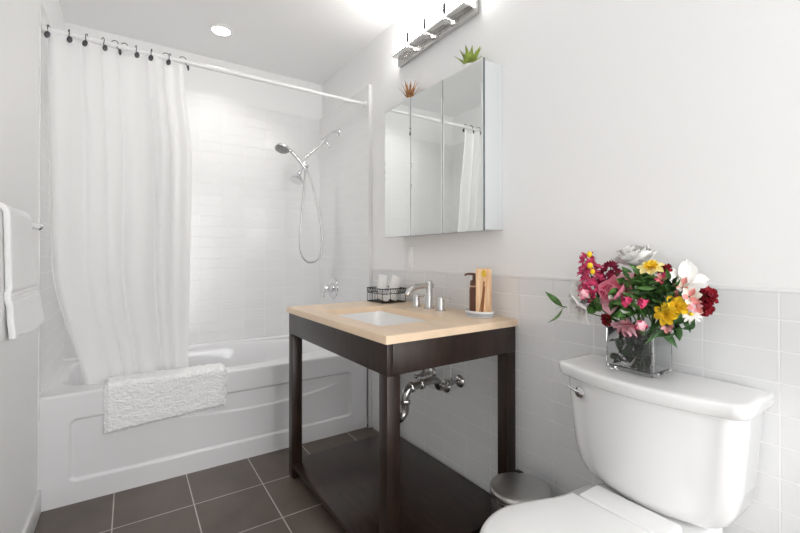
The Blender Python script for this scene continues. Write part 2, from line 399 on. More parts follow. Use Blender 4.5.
M = Matrix.Translation((.998, SY, 1.695)) @ ax.to_track_quat('Z', 'Y').to_matrix().to_4x4()
mb.lathe([(.012, 0), (.018, .012), (.034, .032), (.046, .050), (.048, .060), (.044, .064), (.001, .064)], M, 32)
mb.build('fixed_shower_head', CHROME, sh)
hs = thing('hand_shower', 'chrome hand shower resting in its bracket with a looping metal hose', 'hand shower', (.95, SY-.02, 1.78))
hy = SY-.03
MB().tube(spline([(1.035, hy+.012, 1.728), (1.000, hy+.006, 1.768), (.960, hy, 1.808), (.925, hy-.004, 1.836), (.895, hy-.006, 1.848)], 6), [.0115]*6+[.0125]*6+[.014]*6+[.017]*6+[.020], 16).build('handle', CHROME, hs)
ax = Vector((-.28, -.30, -.91)).normalized()
M = Matrix.Translation((.868, hy-.008, 1.858)) @ ax.to_track_quat('Z', 'Y').to_matrix().to_4x4()
mb = MB(); mb.lathe([(.001, -.004), (.026, -.002), (.046, .008), (.050, .018), (.047, .024)], M, 32, True, False); mb.build('spray_head', CHROME, hs)
MB().lathe([(.046, .0235), (.001, .0235)], M, 32, True, True).build('spray_face', NICKEL, hs)
hose = spline([(1.037, hy+.012, 1.725), (1.028, hy+.014, 1.60), (1.012, hy+.02, 1.40), (1.000, hy+.02, 1.22), (1.018, hy+.02, 1.11), (1.075, hy+.02, 1.068), (1.14, hy+.02, 1.10), (1.168, hy+.02, 1.21), (1.145, hy+.02, 1.40), (1.10, hy+.02, 1.60), (1.055, hy+.02, 1.72), (1.036, hy+.026, 1.757)], 10)
MB().tube(hose, .0068, 10).build('hose', HOSE, hs)

va = thing('shower_valve', 'round chrome shower valve with a lever handle above the tub', 'shower valve', (SX, 2.87, .875))
MX = Matrix.Rotation(R(-90), 4, 'Y')
VM = Matrix.Translation((SX, 2.885, .872)) @ MX
MB().lathe([(.080, 0), (.079, .004), (.070, .009), (.036, .011), (.001, .011)], VM, 40).build('escutcheon', CHROME, va)
MB().lathe([(.034, .010), (.033, .030), (.027, .036), (.026, .070), (.022, .076), (.001, .077)], VM, 32).build('hub', CHROME, va)
mb = MB(); mb.cyl((SX-.068, 2.885, .872), (SX-.082, 2.885, .872), .021, 24, .003)
mb.box((SX-.083, 2.877, .80), (SX-.071, 2.893, .885), .004, 2); mb.build('lever', CHROME, va)

# ------------------------------------------------------------------ bath mat over the tub rim
def mat_surf(u, v):
    # path: from hanging front hem up, over the rim, down inside
    s = v
    x = lerp(-.095, .437, u)
    hem = lerp(.287, .318, u)
    if s < .66:
        t = s/.66; z = lerp(hem, ZR+.004, t); y = YT-.022; n = Vector((0, -1, 0)); 
    elif s < .78:
        a = (s-.66)/.12*PI/2; y = YT+.010-.032*math.cos(a); z = ZR+.004+.024*math.sin(a); n = Vector((0, -math.cos(a), math.sin(a)))
    else:
        t = (s-.78)/.22; y = YT+.010+t*.085; z = ZR+.028; n = Vector((0, 0, 1))
    p = Vector((x, y, z))
    q = p*1.0
    f = noise.noise(q*Vector((28, 28, 46)))*.0030+noise.noise(Vector((q.x*75, q.y*75, q.z*120)))*.0042+noise.noise(q*210)*.0026
    edge = sstep(0, .035, u)*sstep(1, .965, u)*sstep(0, .05, s)
    p += n*(f-.013*(1-edge))
    p.z += noise.noise(Vector((x*60, 3, 0)))*.004*(1-sstep(0, .1, s)); p.x += noise.noise(Vector((9, p.z*60, p.y*60)))*.003*(1-sstep(0, .03, min(u, 1-u)))
    return p
mb = MB(); mb.grid(240, 170, mat_surf)
bm_o = mb.build('bath_mat', PILE, ang=180, base=True)
so = bm_o.modifiers.new('thick', 'SOLIDIFY'); so.thickness = .014; so.offset = -1
tag(bm_o, 'white shaggy bath mat draped over the front rim of the tub', 'bath mat')

# ------------------------------------------------------------------ towel bar and towels on the left wall
BX, BZ = XL+.068, 1.212
tb = thing('towel_bar', 'chrome towel bar on the left wall carrying two white towels', 'towel bar', (XL, 1.5, BZ))
MB().cyl((BX, .90, BZ), (BX, 1.87, BZ), .008, 16).build('bar', CHROME, tb)
for y in (.91, 1.86):
    mb = MB(); mb.cyl((XL+.0005, y, BZ), (XL+.012, y, BZ), .024, 24, .003); mb.cyl((XL+.01, y, BZ), (BX, y, BZ), .009, 16); mb.ball((BX, y, BZ), .0125)
    mb.build('post', CHROME, tb)
def towel(y0, y1, hang_f, hang_b, gap, flare, thick, m, name, lab, seed, band=None):
    Lf, Lb = BZ-hang_f, BZ-hang_b
    tot = Lb+PI*gap+Lf
    def fn(u, v):
        s = v*tot; y = lerp(y0, y1, u)
        if s < Lb: p = Vector((BX-gap, y, BZ-Lb+s)); n = Vector((-1, 0, 0)); d = 0
        elif s < Lb+PI*gap:
            a = (s-Lb)/gap; n = Vector((-math.cos(a), 0, math.sin(a))); p = Vector((BX, y, BZ))+n*gap; d = 0
        else:
            d = (s-Lb-PI*gap)/Lf; p = Vector((BX+gap, y, BZ-d*Lf)); n = Vector((1, 0, 0))
        p += n*(noise.noise(Vector((y*7+seed, p.z*4, n.x)))*.006+noise.noise(Vector((y*38+seed, p.z*38, n.x)))*.0012)
        p.x += flare*d**1.5*(.55+.45*u)
        p.y += (u-.5)*.05*d
        if d > .985: p.z += .004*math.sin(y*31+seed)
        if band and band[0] < d < band[1]:
            e = min(d-band[0], band[1]-d); p -= n*.0035*sstep(0, .012, e)
            p += n*.0022*(.5+.5*math.sin((d-band[0])/(band[1]-band[0])*PI*6))
        return p
    o = MB().grid(60, 150, fn).build(name, m, ang=180, base=True)
    s_ = o.modifiers.new('thick', 'SOLIDIFY'); s_.thickness = thick; s_.offset = 1
    s2 = o.modifiers.new('round', 'SUBSURF'); s2.levels = 1; s2.render_levels = 1
    return tag(o, lab, 'towel')
towel(.92, 1.49, .915, .93, .009, .010, .005, TERRYG, 'bath_towel', 'large white bath towel hanging flat on the towel bar, under the smaller towel', 1.3)
towel(1.29, 1.53, .918, .955, .0145, .030, .013, TERRY, 'hand_towel', 'thick folded white hand towel with a woven band, over the bath towel', 4.7, band=(.60, .72))

# ------------------------------------------------------------------ vanity (turned a degree off the wall)
VO = Vector((.683, 1.113, 0)); VR = R(1.1)
VMAT = Matrix.Translation(VO) @ Matrix.Rotation(VR, 4, 'Z')
def vw(u, v, z): return VMAT @ Vector((u, v, z))
CT, CB = .856, .829      # worktop top and underside
VL, VW = .942, .633
vn = thing('bathroom_vanity', 'dark espresso wooden vanity stand with an open base shelf', 'vanity', VO, VR)
I = .011; LG = .051
def vbox(lo, hi, bev=.002): return MB().box(lo, hi, bev, 2, VMAT)
for a in ((I, I), (I, VL-I-LG), (VW-LG, I), (VW-LG, VL-I-LG)):
    lg = vbox((a[0], a[1], .010), (a[0]+LG, a[1]+LG, .722)).build('leg', ESP, vn)
    MB().box((a[0]+.008, a[1]+.008, .0005), (a[0]+LG-.008, a[1]+LG-.008, .0105), .001, 1, VMAT).build('glide', BLACKP, lg)
AZ0, AZ1 = .7225, CB-.0005
TK = .022
vbox((I-.0005, I-.0005, AZ0), (I+TK, VL-I+.0005, AZ1)).build('apron', ESP, vn)
vbox((I+TK, I-.0005, AZ0), (VW, I+TK, AZ1)).build('apron', ESP, vn)
vbox((I+TK, VL-I-TK, AZ0), (VW, VL-I+.0005, AZ1)).build('apron', ESP, vn)
mb = MB(); mb.box((I+.003, I+.003, .060), (VW-.003, VL-I-.003, .082), .002, 2, VMAT)
mb.build('shelf', ESPS, vn)

# worktop with sink cut-out
U0, U1, V0, V1 = .085, .415, .175, .700
ct = MB()
def slab(outer, inner, z0, z1):
    b = ct.b
    def ring(pts, z): return [b.verts.new(vw(p[0], p[1], z)) for p in pts]
    def rounded(pts, r, n=4):
        out = []
        for i, p in enumerate(pts):
            a = Vector(pts[i-1])-Vector(p); c = Vector(pts[(i+1) % 4])-Vector(p); a.normalize(); c.normalize(); p = Vector(p)
            for k in range(n+1):
                t = k/n; q0 = p+a*r; q1 = p+c*r
                out.append((q0*(1-t)**2+p*2*t*(1-t)+q1*t*t))
        return out
    oo = rounded(outer, .006); ii = rounded(inner, .022)
    e = .003
    def ins(pts, d, c): return [p+(Vector(c)-p).normalized()*d for p in pts]
    c = ((outer[0][0]+outer[2][0])/2, (outer[0][1]+outer[2][1])/2)
    R0 = ring(oo, z0); R1 = ring(oo, z1-e); R2 = ring(ins(oo, e, c), z1)
    H2 = ring(ii, z1); H1 = ring(ins(ii, .0015, c), z1-.002); H0 = ring(ins(ii, .0015, c), z0)
    n = len(oo)
    for A, B in ((R0, R1), (R1, R2), (R2, H2), (H2, H1), (H1, H0), (H0, R0)):
        for i in range(n):
            j = (i+1) % n; b.faces.new((A[i], A[j], B[j], B[i]))
slab([(0, 0), (VW+.004, 0), (VW+.019, VL), (0, VL)], [(U0, V0), (U1, V0), (U1, V1), (U0, V1)], CB, CT)
cto = ct.build('countertop', STONE, None, ang=35, base=True)
tag(cto, 'beige stone countertop with a rectangular sink opening, on the dark vanity', 'countertop')

# undermount basin
sk = thing('sink_basin', 'white rectangular undermount sink basin below the beige countertop', 'sink', vw((U0+U1)/2, (V0+V1)/2, .70), VR)
def rr(u0, u1, v0, v1, r, z, n=5):
    out = []
    for cx, cy, a0 in ((u1-r, v1-r, 0), (u0+r, v1-r, 90), (u0+r, v0+r, 180), (u1-r, v0+r, 270)):
        for k in range(n+1):
            a = R(a0+90*k/n); out.append(vw(cx+r*math.cos(a), cy+r*math.sin(a), z))
    return out
m_ = .006
prof = [(-.014, .8315), (-.014, .822), (-.004, .815), (0, .72), (.03, .695), (.05, .690), (.04, .702), (.014, .726), (m_, .815), (m_-.004, .8305)]
rs = []
for ins, z in prof: rs.append(rr(U0-.004+ins, U1+.004-ins, V0-.004+ins, V1+.004-ins, max(.012, .04-ins*.2), z))
mb = MB(); rs2 = rs[:6]; mb.rings(rs2[::-1], cap0=True, cap1=False)
mb.rings([rs[5+k] if k else rr(U0+.06, U1-.06, V0+.06, V1-.06, .03, .7015) for k in range(0, 5)]+[rs[0]], cap0=True, cap1=False)
mb.build('basin', CERAM, sk, ang=60)
mb = MB(); mb.lathe([(.022, 0), (.022, .002), (.017, .004), (.001, .005)], Matrix.Translation(vw((U0+U1)/2+.03, (V0+V1)/2, .7018)), 24); mb.build('drain', CHROME, sk)

# faucet
FU, FV = .548, .470
fa = thing('sink_faucet', 'brushed nickel widespread faucet with two lever handles behind the sink', 'faucet', vw(FU, FV, CT), VR)
def vT(u, v, z): return Matrix.Translation(vw(u, v, z)) @ Matrix.Rotation(VR, 4, 'Z')
mb = MB(); mb.lathe([(.027, 0.0003), (.027, .004), (.0205, .007), (.0185, .012), (.0185, .134), (.016, .137), (.001, .137)], vT(FU, FV, CT), 32); mb.build('body', NICKEL, fa)
path = spline([vw(FU+.022, FV, CT+.112), vw(FU, FV, CT+.112), vw(FU-.05, FV, CT+.112), vw(FU-.085, FV, CT+.107), vw(FU-.115, FV, CT+.092), vw(FU-.132, FV, CT+.072)], 6)
MB().tube(path, .0135, 20).build('spout', NICKEL, fa)
for s in (1, -1):
    v = FV+s*.095
    mb = MB(); mb.lathe([(.025, .0003), (.025, .004), (.019, .006), (.0175, .01), (.0175, .06), (.015, .064), (.001, .064)], vT(FU-.005, v, CT), 28)
    h = mb.build('handle', NICKEL, fa)
    mb = MB(); mb.tube([vw(FU-.005, v, CT+.054), vw(FU-.005, v-.025, CT+.058), vw(FU-.005, v-.06, CT+.058), vw(FU-.005, v-.066, CT+.063)], [.006, .0055, .0045, .004], 12)
    mb.build('lever', NICKEL, h)

# plumbing
TY = 1.58
dt = thing('sink_drain_trap', 'aged chrome curved drain trap under the vanity, running into the wall', 'drain pipe', (1.18, TY, .42))
WX = XR-.0045
mb = MB(); mb.tube(spline([vw((U0+U1)/2+.03, (V0+V1)/2, .688), (.93, TY-.002, .62), (.985, TY, .56), (1.0, TY, .50), (1.0, TY, .45)], 8), .017, 20); mb.build('tailpiece', DKCHROME, dt)
bend = [Vector((1.0, TY, .47))]+[Vector((1.036+.036*math.cos(a), TY, .405+.040*math.sin(a))) for a in [R(q) for q in range(180, 361, 15)]]+[Vector((1.072, TY, .44)), Vector((1.076, TY, .468)), Vector((1.092, TY, .488)), Vector((1.115, TY, .497))]
mb = MB(); mb.tube(spline(bend, 3), .0205, 20); mb.build('trap_bend', DKCHROME, dt)
mb = MB(); mb.tube(spline([(1.105, TY, .496), (1.16, TY, .500), (1.215, TY, .508), (1.245, TY, .507), (1.262, TY, .495), (1.270, TY, .478), (1.280, TY, .468), (WX, TY, .466)], 6), .0185, 20); mb.build('trap_arm', DKCHROME, dt)
for p, q in (((1.100, TY, .494), (1.118, TY, .4975)), ((1.158, TY, .4995), (1.176, TY, .502)), ((1.0, TY, .45), (1.0, TY, .472)), ((1.072, TY, .424), (1.073, TY, .444))):
    MB().cyl(p, q, .0255, 8, .003).build('slip_nut', DKCHROME, dt)
mb = MB(); mb.lathe([(.034, 0), (.032, .004), (.022, .010), (.001, .010)], Matrix.Translation((WX, TY, .466)) @ MX, 28); mb.build('wall_flange', CHROME, dt)
def stop(y, z, lab, up):
    t = thing('supply_stop_valve', lab, 'valve', (WX, y, z), 0, 'supply valves under the sink')
    MB().lathe([(.031, 0), (.030, .003), (.020, .010), (.001, .010)], Matrix.Translation((WX, y, z)) @ MX, 28).build('escutcheon', CHROME, t)
    mb = MB(); mb.cyl((WX-.008, y, z), (WX-.06, y, z), .0085, 14); mb.cyl((WX-.045, y, z), (WX-.078, y, z), .0125, 14, .002)
    mb.cyl((WX-.06, y, z), (WX-.06, y, z+.026), .009, 12)
    mb.build('valve_body', DKCHROME, t)
    mb = MB(); mb.cyl((WX-.076, y, z), (WX-.098, y, z-.002), .006, 12); mb.ball((WX-.108, y, z-.003), .013, (.6, 1.3, .8)); mb.build('handle', DKCHROME, t)
    mb = MB(); mb.tube(spline([(WX-.06, y, z+.02), (WX-.06, y, z+.10), (WX-.075, y+up*.3, z+.22), (WX-.10, y+up, z+.30)], 6), .0048, 10); mb.build('supply_tube', HOSE, t)
stop(1.477, .516, 'chrome supply stop valve right of the drain trap, with a straight riser tube', .02)
stop(1.687, .507, 'chrome supply stop valve left of the drain trap, closer to the bathtub', -.02)

# ------------------------------------------------------------------ on the countertop
bk = thing('wire_basket', 'small black wire basket of rolled washcloths on the countertop corner', 'basket', (1.205, 1.965, CT), VR)
bx0, bx1, by0, by1 = 1.130, 1.280, 1.882, 2.045
bm0 = Matrix.Translation((1.205, 1.965, 0)) @ Matrix.Rotation(VR, 4, 'Z') @ Matrix.Translation((-1.205, -1.965, 0))
def loop(z, r, out=0):
    pts = [(bx0-out, by0-out), (bx1+out, by0-out), (bx1+out, by1+out), (bx0-out, by1+out)]
    P = []
    for i in range(4):
        a, b = Vector(pts[i]), Vector(pts[(i+1) % 4])
        for k in range(7): 
            q = a.lerp(b, .04+.92*k/6); P.append(bm0 @ Vector((q.x, q.y, z)))
    P.append(P[0]); return MB().tube(P, r, 8)
loop(CT+.078, .0028, .004).build('rim', IRON, bk)
mid = loop(CT+.052, .0020, .002)
for u in range(4):
    pts = [(bx0, by0), (bx1, by0), (bx1, by1), (bx0, by1)]
    a, b = Vector(pts[u]), Vector(pts[(u+1) % 4])
    Z = []
    for k in range(19):
        q = a.lerp(b, k/18); Z.append(bm0 @ Vector((q.x, q.y, CT+(.054 if k % 2 else .076))))
    mid.tube(Z, .0011, 6)
    for k in range(4):
        q = a.lerp(b, k/3*.999); mid.tube([bm0 @ Vector((q.x, q.y, CT+.003)), bm0 @ Vector((q.x, q.y, CT+.078))], .0016, 6)
mid.build('side_wires', IRON, bk)
bot = loop(CT+.005, .0026)
for k in range(9):
    x = lerp(bx0, bx1, (k+.5)/9); bot.tube([bm0 @ Vector((x, by0, CT+.005)), bm0 @ Vector((x, by1, CT+.005))], .0014, 6)
for k in range(3):
    y = lerp(by0, by1, (k+.5)/3); bot.tube([bm0 @ Vector((bx0, y, CT+.0035)), bm0 @ Vector((bx1, y, CT+.0035))], .0014, 6)
bot.build('bottom_wires', IRON, bk)
def roll(c, d, r, L, lab, seed):
    d = Vector(d).normalized(); M = Matrix.Translation(c) @ d.to_track_quat('Z', 'Y').to_matrix().to_4x4()
    mb = MB()
    # spiral cross-section: outer sheet wound about itself
    turns = 2.6; N = 96
    def fn(u, v):
        a = u*turns*2*PI; rad = lerp(r, .004, u)+.0018*noise.noise(Vector((a*.6, v*3, seed)))
        z = (v-.5)*L+.004*math.sin(a+seed)*(1 if v in (0, 1) else .3)
        return M @ Vector((rad*math.cos(a+seed), rad*.94*math.sin(a+seed), z))
    mb.grid(N, 16, fn)
    o = mb.build('rolled_washcloth', TERRY, ang=180, base=True)
    s_ = o.modifiers.new('thick', 'SOLIDIFY'); s_.thickness = .006; s_.offset = -1
    tag(o, lab, 'washcloth', 'rolled washcloths in the wire basket')
roll((1.196, 1.985, CT+.081), (.14, .02, 1), .034, .135, 'rolled white washcloth standing in the wire basket, the left one', .4)
roll((1.232, 1.922, CT+.081), (.22, -.10, 1), .035, .132, 'rolled white washcloth leaning in the wire basket, nearest the faucet', 2.0)
roll((1.160, 1.925, CT+.034), (.12, 1, .05), .023, .075, 'rolled white washcloth lying low at the front of the wire basket', 3.3)

tr = thing('soap_tray', 'small oval white tray with a grey band near the countertop end', 'tray', (1.236, 1.262, CT), VR)
def oval(a, b, z, n=40): return [Vector((1.236+a*math.cos(2*PI*k/n), 1.262+b*math.sin(2*PI*k/n), z)) for k in range(n)]
MB().rings([oval(.042, .060, CT+.0003), oval(.049, .068, CT+.002), oval(.050, .069, CT+.006)], cap1=False).build('base', TRAYW, tr)
MB().rings([oval(.0495, .0685, CT+.006), oval(.051, .070, CT+.020)], cap0=False, cap1=False).build('band', TRAYG, tr)
MB().rings([oval(.0508, .0698, CT+.020), oval(.052, .071, CT+.026), oval(.050, .069, CT+.028), oval(.047, .066, CT+.025), oval(.045, .064, CT+.012)], cap0=False).build('rim', TRAYW, tr)
ZT0 = CT+.0125
sb = thing('soap_pump_bottle', 'slim brown soap bottle with a pump, on the white tray', 'soap bottle', (1.236, 1.290, ZT0))
BM = Matrix.Translation((1.236, 1.290, ZT0))
MB().lathe([(.018, 0), (.0225, .003), (.0225, .100), (.021, .110), (.019, .113)], BM, 28).build('bottle', BROWN, sb)
MB().lathe([(.0205, .112), (.0205, .118)], BM, 28).build('collar_band', GOLD, sb)
MB().lathe([(.020, .118), (.020, .128), (.018, .138), (.012, .142), (.0095, .143), (.0095, .168), (.006, .17), (.001, .17)], BM, 28).build('pump_cap', BROWNC, sb)
MB().tube([(1.236, 1.290, ZT0+.166), (1.214, 1.298, ZT0+.168), (1.199, 1.305, ZT0+.166), (1.196, 1.307, ZT0+.160)], [.0055, .005, .0045, .004], 12).build('nozzle', BROWNC, sb)
bxx = thing('scent_carton', 'tall tan carton printed with brown pods and a yellow flower', 'carton', (1.236, 1.236, ZT0), R(14))
CM = Matrix.Translation((1.236, 1.236, ZT0)) @ Matrix.Rotation(R(14), 4, 'Z')
MB().box((-.026, -.023, 0), (.026, .023, .192), .0012, 1, CM).build('box', CARTON, bxx)
BROWNP = mat('printed_pods', (.30, .12, .045), .4); YELP = mat('printed_yellow', (.86, .58, .02), .4); CREAMP = mat('printed_cream', (.85, .62, .36), .4)
mb = MB()
for (y0, z0, y1, z1, wd) in ((-.004, .004, -.018, .14, .0035), (-.010, .004, -.021, .12, .003), (.004, .01, -.014, .10, .002)):
    a, b = Vector((-.0263, y0, z0)), Vector((-.0263, y1, z1))
    mb.rings([[CM @ (p+Vector((0, s*wd, 0))) for s in (-1, 1)] for p in (a, b)], close=False)
mb.build('printed_pods', BROWNP, bxx, smooth=False)
mb = MB()
for k in range(5):
    a = 2*PI*k/5; c = CM @ Vector((-.0264, -.0155+.0075*math.cos(a), .172+.009*math.sin(a)))
    mb.ball(c, 1, (.0006, .0062, .0072), 10)
mb.build('printed_flower', YELP, bxx)
mb = MB(); mb.ball(CM @ Vector((-.0264, .006, .148)), 1, (.0006, .007, .005), 10); mb.ball(CM @ Vector((-.0264, -.003, .153)), 1, (.0006, .005, .006), 10)
mb.build('printed_blossom', CREAMP, bxx)

# ------------------------------------------------------------------ medicine cabinet, outlet, vanity light
mc = thing('medicine_cabinet', 'three-door mirrored medicine cabinet on the wall above the vanity', 'medicine cabinet', (XR, 1.589, 1.216))
MX0, MY0, MY1, MZ0, MZ1 = 1.200, 1.204, 1.975, 1.216, 1.926
MB().box((MX0+.016, MY0+.004, MZ0+.006), (XR-.0005, MY1-.004, MZ1-.006), .002).build('body', CABW, mc)
dw = (MY1-MY0)/3
for k in range(3):
    y0, y1 = MY0+k*dw+.0012, MY0+(k+1)*dw-.0012
    d = MB().box((MX0+.004, y0, MZ0), (MX0+.0145, y1, MZ1), .0008, 1).build('door', MEDGE, mc)
    mb = MB(); be = .009
    o_ = [(y0+.0006, MZ0+.0006), (y1-.0006, MZ0+.0006), (y1-.0006, MZ1-.0006), (y0+.0006, MZ1-.0006)]
    i_ = [(y0+be, MZ0+be), (y1-be, MZ0+be), (y1-be, MZ1-be), (y0+be, MZ1-be)]
    mb.rings([[Vector((MX0+.004, a, b)) for a, b in o_], [Vector((MX0+.0016, a, b)) for a, b in o_], [Vector((MX0, a, b)) for a, b in i_]], cap0=False)
    mb.build('mirror', MIRROR, d, smooth=False)

ou = thing('wall_switch', 'white wall switch plate below the medicine cabinet, level with the tile cap', 'switch', (XR, 1.902, 1.10))
MB().box((XR-.006, 1.866, 1.047), (XR-.0004, 1.938, 1.163), .003).build('plate', PLATE, ou)
MB().box((XR-.0085, 1.885, 1.071), (XR-.005, 1.919, 1.139), .0015).build('rocker', PLATE, ou)

vl = thing('vanity_light_bar', 'four-block frosted glass light bar on the wall above the cabinet', 'wall light', (XR, 1.675, 2.2))
LY0, LY1 = 1.346, 1.990
MB().box((XR-.022, LY0, 2.212), (XR-.0005, LY1, 2.345), .003).build('backplate', NICKEL, vl)
bw = .128; gp = (LY1-LY0-.05-4*bw)/3
for k in range(4):
    y0 = LY0+.025+k*(bw+gp)
    b = MB().box((1.250, y0, 2.256), (XR-.024, y0+bw, 2.328), .005, 3).build('glass_block', GLOW, vl)
    MB().box((1.247, y0-.001, 2.243), (XR-.024, y0+bw+.001, 2.2555), .003, 2).build('block_base', NICKEL, b)
    if k < 3:
        yc = y0+bw+gp/2
        mb = MB(); mb.box((1.2515, yc-gp/2+.0015, 2.272), (XR-.022, yc+gp/2-.0015, 2.324), .002)
        mb.build('shaded_gap_post', GAPSHADE, vl)  # bracket post widened to fill the gap, coloured dark to imitate its shade
        mb = MB(); mb.box((1.236, yc-.016, 2.229), (1.285, yc+.016, 2.2425), .002)
        mb.build('clip', NICKEL, vl)

# ------------------------------------------------------------------ petals, leaves and blooms
def frame(p, d, roll=0):
    return Matrix.Translation(p) @ Vector(d).normalized().to_track_quat('Z', 'Y').to_matrix().to_4x4() @ Matrix.Rotation(roll, 4, 'Z')
def petal(mb, M, L, W, a0, a1, cup=.25, ph=0, r0=0, ruff=0, tip=.0, nu=4, nv=7, wp=.55):
    """a petal leaving the local axis at a0 degrees and ending at a1; wp = where it is widest"""
    r, z = r0, 0; rows = []; Q = M @ Matrix.Rotation(ph, 4, 'Z')
    for j in range(nv+1):
        t = j/nv; a = R(lerp(a0, a1, t))
        if j: r += math.sin(a)*L/nv; z += math.cos(a)*L/nv
        wd = W*(math.sin(PI*min(1, t/wp)/2) if t < wp else math.cos(PI/2*((t-wp)/(1-wp))*(1-.0))**(.6+tip))+W*.04
        row = []
        for i in range(nu+1):
            s = i/nu*2-1
            lift = cup*abs(s)**2*wd
            nr, nz = -math.cos(a)*lift, math.sin(a)*lift
            k = ruff*math.sin(s*7+t*5+ph*3)*t
            row.append(Q @ Vector((r+nr+k*math.cos(a), s*wd*.5, z+nz+k*math.sin(a))))
        rows.append(row)
    mb.rings(rows, close=False)
def whorl(mb, M, n, L, W, a0, a1, cup=.25, ph=0, r0=0, ruff=0, tip=0, jit=.0, wp=.55):
    for k in range(n):
        j = random.uniform(-1, 1)
        petal(mb, M, L*(1+jit*j), W, a0+jit*30*random.uniform(-1, 1), a1+jit*30*random.uniform(-1, 1), cup, ph+2*PI*k/n+jit*random.uniform(-.5, .5), r0, ruff, tip, wp=wp)
VC = Vector((1.222, .605, .80))      # foot of the stems, inside the vase
def stem(t, p, d, r=.0022, m=STEM, bow=.03):
    p = Vector(p); d = Vector(d).normalized()
    neck = Vector((1.217+max(-.025, min(.025, (p.x-1.217)*.6)), .605+max(-.045, min(.045, (p.y-.605)*.6)), .905))
    foot = Vector((2*1.217-neck.x, 2*.605-neck.y, .793)).lerp(neck, .25); foot.z = .792
    foot = Vector((max(1.195, min(1.24, foot.x)), max(.565, min(.645, foot.y)), foot.z))
    pts = spline([foot, neck, neck.lerp(p, .55)-d*bow*.3+Vector((0, 0, .004)), p-d*.012, p], 5)
    MB().tube(pts, r, 7).build('stem', m, t)
FG = 'artificial flowers in the glass vase'
def flower(name, lab, p, d, cat='flower', bow=.03):
    t = thing(name, lab, cat, p, 0, FG); stem(t, p, d, bow=bow); return t, frame(p, d, random.uniform(0, 6))

# succulents on top of the cabinet
def succulent(y, x, m, n, L, lab, a_out, wd):
    t = thing('potted_succulent', lab, 'potted plant', (x, y, MZ1-.006))
    z0 = MZ1-.0055
    MB().lathe([(.026, 0), (.030, .003), (.034, .032), (.035, .036), (.032, .036), (.031, .030)], Matrix.Translation((x, y, z0)), 28).build('pot', POTM, t)
    MB().lathe([(.0318, .028), (.0318, .031), (.001, .034)], Matrix.Translation((x, y, z0)), 24).build('soil', SOIL, t)
    mb = MB(); M = Matrix.Translation((x, y, z0+.030))
    for k in range(n):
        f = k/(n-1); ph = k*2.399; a = lerp(6, a_out, f); l = L*lerp(.85, 1, f)
        # thick pointed leaf: tapering lens section
        Q = M @ Matrix.Rotation(ph, 4, 'Z') @ Matrix.Rotation(R(a), 4, 'Y')
        rs = []
        for j in range(7):
            tt = j/6; ww = wd*(.55+.45*math.sin(PI*min(1, tt*1.6)))*(1-tt**2.2)+.0006; th = ww*.32
            bend = .18*l*tt*tt*(f-.3)
            rs.append([Q @ Vector((th*math.cos(q)+bend, ww*math.sin(q), l*tt)) for q in [2*PI*i/8 for i in range(8)]])
        mb.rings(rs)
    mb.build('leaves', m, t)
succulent(1.345, 1.262, GREEN_S, 17, .100, 'green spiky succulent on the right end of the medicine cabinet', 48, .0205)
succulent(1.815, 1.262, BRONZE_S, 16, .112, 'bronze red spiky succulent on the left half of the medicine cabinet', 34, .0105)

# ------------------------------------------------------------------ toilet
TC = .572
to = thing('toilet', 'white two-piece toilet with a bow-front tank against the tiled wall', 'toilet', (.95, TC, 0))
def tank_sec(hw, xf, bow, z, r, xb=1.286, n=10):
    """outline: straight back at xb, rounded front corners, bowed front; xf = front x at the corners"""
    pts = []
    pts.append((xb, hw-.006)); pts.append((xb-.006, hw))
    for k in range(n+1):
        a = PI/2*k/n; pts.append((xf+r-r*math.sin(a), hw-r+r*math.cos(a)))
    m = 14
    for k in range(1, m):
        y = lerp(hw-r, -(hw-r), k/m); pts.append((xf-bow*(1-(y/(hw-r))**2), y))
    for k in range(n+1):
        a = PI/2*(1-k/n); pts.append((xf+r-r*math.sin(a), -(hw-r+r*math.cos(a))))
    pts.append((xb-.006, -hw)); pts.append((xb, -hw+.006))
    return [Vector((x, TC+y, z)) for x, y in pts]
mb = MB()
mb.rings([tank_sec(.10, 1.19, .012, .423, .04), tank_sec(.135, 1.168, .02, .430, .045), tank_sec(.163, 1.150, .026, .443, .05), tank_sec(.184, 1.137, .030, .464, .05), tank_sec(.198, 1.129, .034, .495, .048),
          tank_sec(.206, 1.124, .036, .54, .045), tank_sec(.212, 1.119, .038, .62, .042), tank_sec(.221, 1.113, .040, .742, .042)])
mb.build('tank', CERAM, to, ang=60)
mb = MB()
mb.rings([tank_sec(.222, 1.115, .040, .741, .035), tank_sec(.234, 1.105, .042, .7425, .035), tank_sec(.240, 1.100, .043, .750, .035), tank_sec(.242, 1.097, .044, .772, .034),
          tank_sec(.2405, 1.0985, .044, .7775, .034), tank_sec(.237, 1.102, .043, .780, .034), tank_sec(.226, 1.116, .041, .781, .034)])
mb.build('tank_lid', CERAM, to, ang=60)
fl = MB(); FLX, FLY, FLZ = 1.104, .726, .706
fl.cyl((1.125, FLY, FLZ), (FLX-.010, FLY, FLZ), .0165, 24, .003)
lv = fl.build('flush_lever', CHROME, to)
MB().tube([(FLX-.006, FLY, FLZ), (FLX-.012, FLY+.016, FLZ+.004), (FLX-.010, FLY+.038, FLZ+.011)], [.0045, .004, .0035], 12).build('lever_arm', CHROME, lv)
def egg(hw, xf, xb, z, n=56, sq=2.3):
    """bowl outline, front at xf, back at xb"""
    cx = lerp(xf, xb, .56); pts = []
    for k in range(n):
        a = 2*PI*k/n; c, s = math.cos(a), math.sin(a)
        ex = sq if c > 0 else 2.0
        rad = (abs(c)**ex+abs(s)**ex)**(-1/ex)
        L = (xb-cx) if c > 0 else (cx-xf)
        pts.append(Vector((cx+c*rad*L, TC+s*rad*hw, z)))
    return pts
mb = MB()
